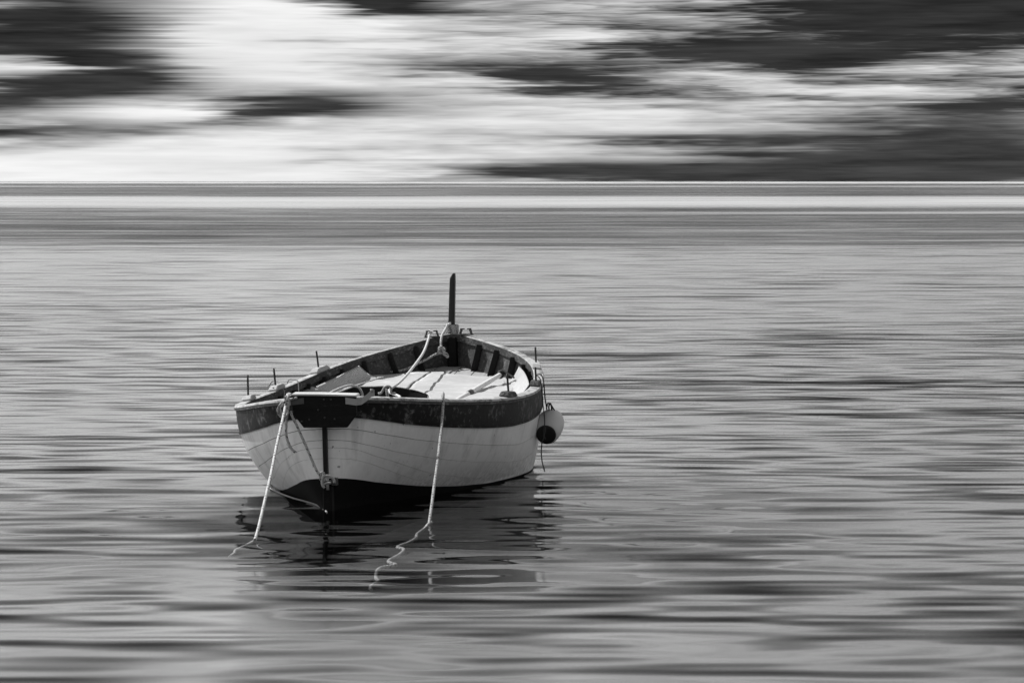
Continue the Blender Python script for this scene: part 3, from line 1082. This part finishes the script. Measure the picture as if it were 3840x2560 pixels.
# mooring ropes
R = .0098
place('mooring_rope', join_meshes('r', [
    tube('a', [(-.20, .06, .735), (-.222, .02, .757), (-.230, -.03, .757), (-.226, -.10, .725), (-.215, -.20, .695), (-.201, -.378, .626), (-.177, -.750, .483), (-.142, -1.182, .323), (-.115, -1.555, .191), (-.087, -1.928, .064), (-.077, -2.117, .002)], R, 120),
    tube('b', [(-.077, -2.117, .002), (-.10, -2.02, -.010), (-.127, -2.15, -.025), (-.140, -2.25, -.030), (-.150, -2.37, -.035), (-.135, -2.45, -.04), (-.143, -2.56, -.05)], R * .8, 40)]), M_ROPE,
    'pale rope running taut from the stern board corner down into the sea', 'rope', 'mooring ropes at the stern')
Winv = BOAT.inverted()
und = [(-0.500, 24.36, .004), (-0.518, 24.321, -0.006), (-0.541, 24.023, -0.016), (-0.576, 23.704, -0.022), (-0.578, 23.480, -0.028), (-0.621, 23.207, -0.034), (-0.674, 22.995, -0.040), (-0.634, 22.880, -0.046), (-0.650, 22.612, -0.052), (-0.704, 22.236, -0.058), (-0.655, 22.061, -0.064), (-0.733, 21.943, -0.070), (-0.754, 21.751, -0.076), (-0.745, 21.408, -0.082), (-0.729, 21.304, -0.088), (-0.761, 21.067, -0.094), (-0.753, 20.902, -0.100), (-0.753, 20.719, -0.106), (-0.781, 20.414, -0.112)]
undl = [tuple(Winv @ Vector((q[0], q[1], q[2] * .6))) for q in und[:17]]
place('mooring_rope', join_meshes('r', [
    tube('a', [(.64, .98, .645), (.652, .90, .690), (.660, .83, .690), (.668, .775, .665), (.672, .731, .610), (.700, .417, .484), (.737, -.055, .303), (.758, -.371, .186), (.784, -.718, .062), (.801, -.971, -.026)], R, 110),
    tube('b', undl, R * 1.05, 150)]), M_ROPEG,
    'flecked grey rope over the middle of the stern rail, wavering on under water', 'rope', 'mooring ropes at the stern')
place('hanging_rope', join_meshes('r', [
    tube('a', [(-.215, -.02, .760), (-.200, -.19, .750), (-.193, -.20, .72), (-.200, -.20, .67), (-.212, -.19, .62), (-.217, -.19, .567), (-.219, -.19, .511), (-.206, -.19, .454), (-.188, -.19, .417), (-.163, -.19, .394)], .0085, 44),
    tube('b', [(-.14, -.185, .744), (-.190, -.20, .733), (-.235, -.205, .715), (-.262, -.205, .685), (-.264, -.205, .655), (-.250, -.205, .628), (-.228, -.21, .618), (-.208, -.215, .632), (-.195, -.21, .659), (-.205, -.205, .693), (-.216, -.20, .727), (-.213, -.19, .757)], .0072, 50),
    tube('c', [(-.200, -.20, .735), (-.235, -.21, .700), (-.246, -.21, .670), (-.238, -.21, .64), (-.222, -.22, .63)], .0072, 20)]), M_ROPEG,
    'short looped rope end dangling beside the dark stern board', 'rope')
rr = place('rudder_rope', tube('a', [(-.178, -.185, .66), (-.180, -.185, .635), (-.172, -.185, .615), (-.152, -.175, .567), (-.125, -.165, .497), (-.092, -.155, .412), (-.060, -.151, .328), (-.030, -.157, .263), (-.005, -.165, .235)], .0085, 60), M_ROPEG,
           'flecked rope slanting from the stern board to a ring low on the stern post', 'rope')
child(rr, 'eye_loop', tube('eye', [(-.011, -.170, .239), (-.005, -.170, .255), (.009, -.172, .258), (.020, -.174, .244), (.022, -.174, .216), (.008, -.172, .205), (-.009, -.170, .216), (-.011, -.170, .239)], .008, 30), M_ROPEG)
child(rr, 'ring', tube('ring', [(.082, -.18, .190), (.080, -.18, .212), (.063, -.18, .229), (.038, -.18, .238), (.014, -.18, .232), (.004, -.18, .208), (.004, -.18, .178), (.018, -.18, .160)], .0085, 36), M_METAL)
child(rr, 'ring_bar', tube('bar', [(.012, -.175, .181), (.03, -.172, .190), (.058, -.17, .190)], .008, 8), M_METAL)

# rope made fast round the stem post, knotted and led down to the floor
turns = []
for i in range(61):
    a = 2 * math.pi * i / 12
    t = i / 60
    turns.append((-.014 + .044 * math.sin(a) * (1.06 if i % 7 else 1.0), BL + .012 - .052 * math.cos(a), (.912 + .064 * t)))
br = place('bow_rope', tube('a', [(-.067, 5.960, .850), (-.066, 5.945, .83), (-.057, 5.90, .785), (-.075, 5.885, .765), (-.103, 5.870, .754), (-.150, 5.830, .729), (-.214, 5.780, .699), (-.276, 5.720, .669), (-.339, 5.670, .645), (-.416, 5.600, .638), (-.478, 5.550, .634), (-.533, 5.500, .634), (-.567, 5.460, .636), (-.60, 5.44, .640), (-.585, 5.40, .632), (-.55, 5.41, .625)], R, 100), M_ROPEG,
           'grey rope wound round the tall bow post, knotted below it and led to the floor', 'rope')
child(br, 'coil', tube('coil', turns, .0125, 160, 8), M_ROPEG)
child(br, 'fall', tube('fall', [(-.01, BL - .05, .990), (-.036, BL - .05, .975), (-.05, BL - .08, .945), (-.062, 6.05, .915), (-.068, 6.0, .885), (-.068, 5.96, .845), (-.062, 5.93, .805)], R, 40), M_ROPEW)
kn = []
for i in range(60):
    a = 2 * math.pi * i / 60
    r_ = .020 + .008 * math.cos(3 * a)
    kn.append((-.058 + r_ * math.cos(2 * a) * .95, 5.895 + .012 * math.sin(3 * a), .785 + r_ * math.sin(2 * a) * .9))
child(br, 'knot', tube('knot', kn, .0105, 90, 8), M_ROPEG)
child(br, 'knot_tail', tube('kt', [(-.050, 5.88, .780), (-.030, 5.875, .768), (-.012, 5.87, .755), (-.002, 5.87, .738), (-.012, 5.87, .732), (-.028, 5.872, .748), (-.042, 5.875, .760)], .0095, 30), M_ROPEG)

# long white rope from the bow fairlead to the stern eye
p = [(-.150, 6.02, .925), (-.173, 6.07, .935), (-.168, 6.04, .922), (-0.156,5.850,0.867),(-0.128,5.376,0.790),(-0.119,4.899,0.727),(-0.113,4.394,0.667),(-0.113,3.948,0.624),(-0.118,3.500,0.589), (.10, 2.6, .59), (.18, 1.7, .61), (.28, .9, .675), (.345, .45, .735), (.378, .215, .760)]
place('long_rope', tube('a', p, R, 220), M_ROPEW, 'long white rope slung from the bow fairlead over the mats to the stern eye', 'rope')
place('loose_rope', tube('a', [(-.06, .16, .66), (-.045, .25, .71), (-.032, .40, .735), (-.022, .60, .748), (-.012, .85, .755), (-.002, 1.05, .755), (.006, 1.15, .748), (.018, 1.27, .732), (.028, 1.36, .695), (.034, 1.40, .62), (.04, 1.43, .42)], .0085, 60), M_ROPEW,
      'white rope arching over the dark hollow behind the stern board', 'rope')
place('pale_line', tube('a', [tuple(Winv @ Vector(q)) for q in [(-1.672,27.051,0.004),(-1.592,26.671,0.004),(-1.483,26.266,0.004),(-1.410,26.050,0.004),(-1.325,25.802,0.004),(-1.264,25.559,0.004),(-1.214,25.287,0.004),(-1.188,25.087,0.004)]], .006, 60, 6), M_CORDP,  # thin pale line laid along the waterline
      'thin pale line along the dark waterline to the foot of the stern post', 'cord')
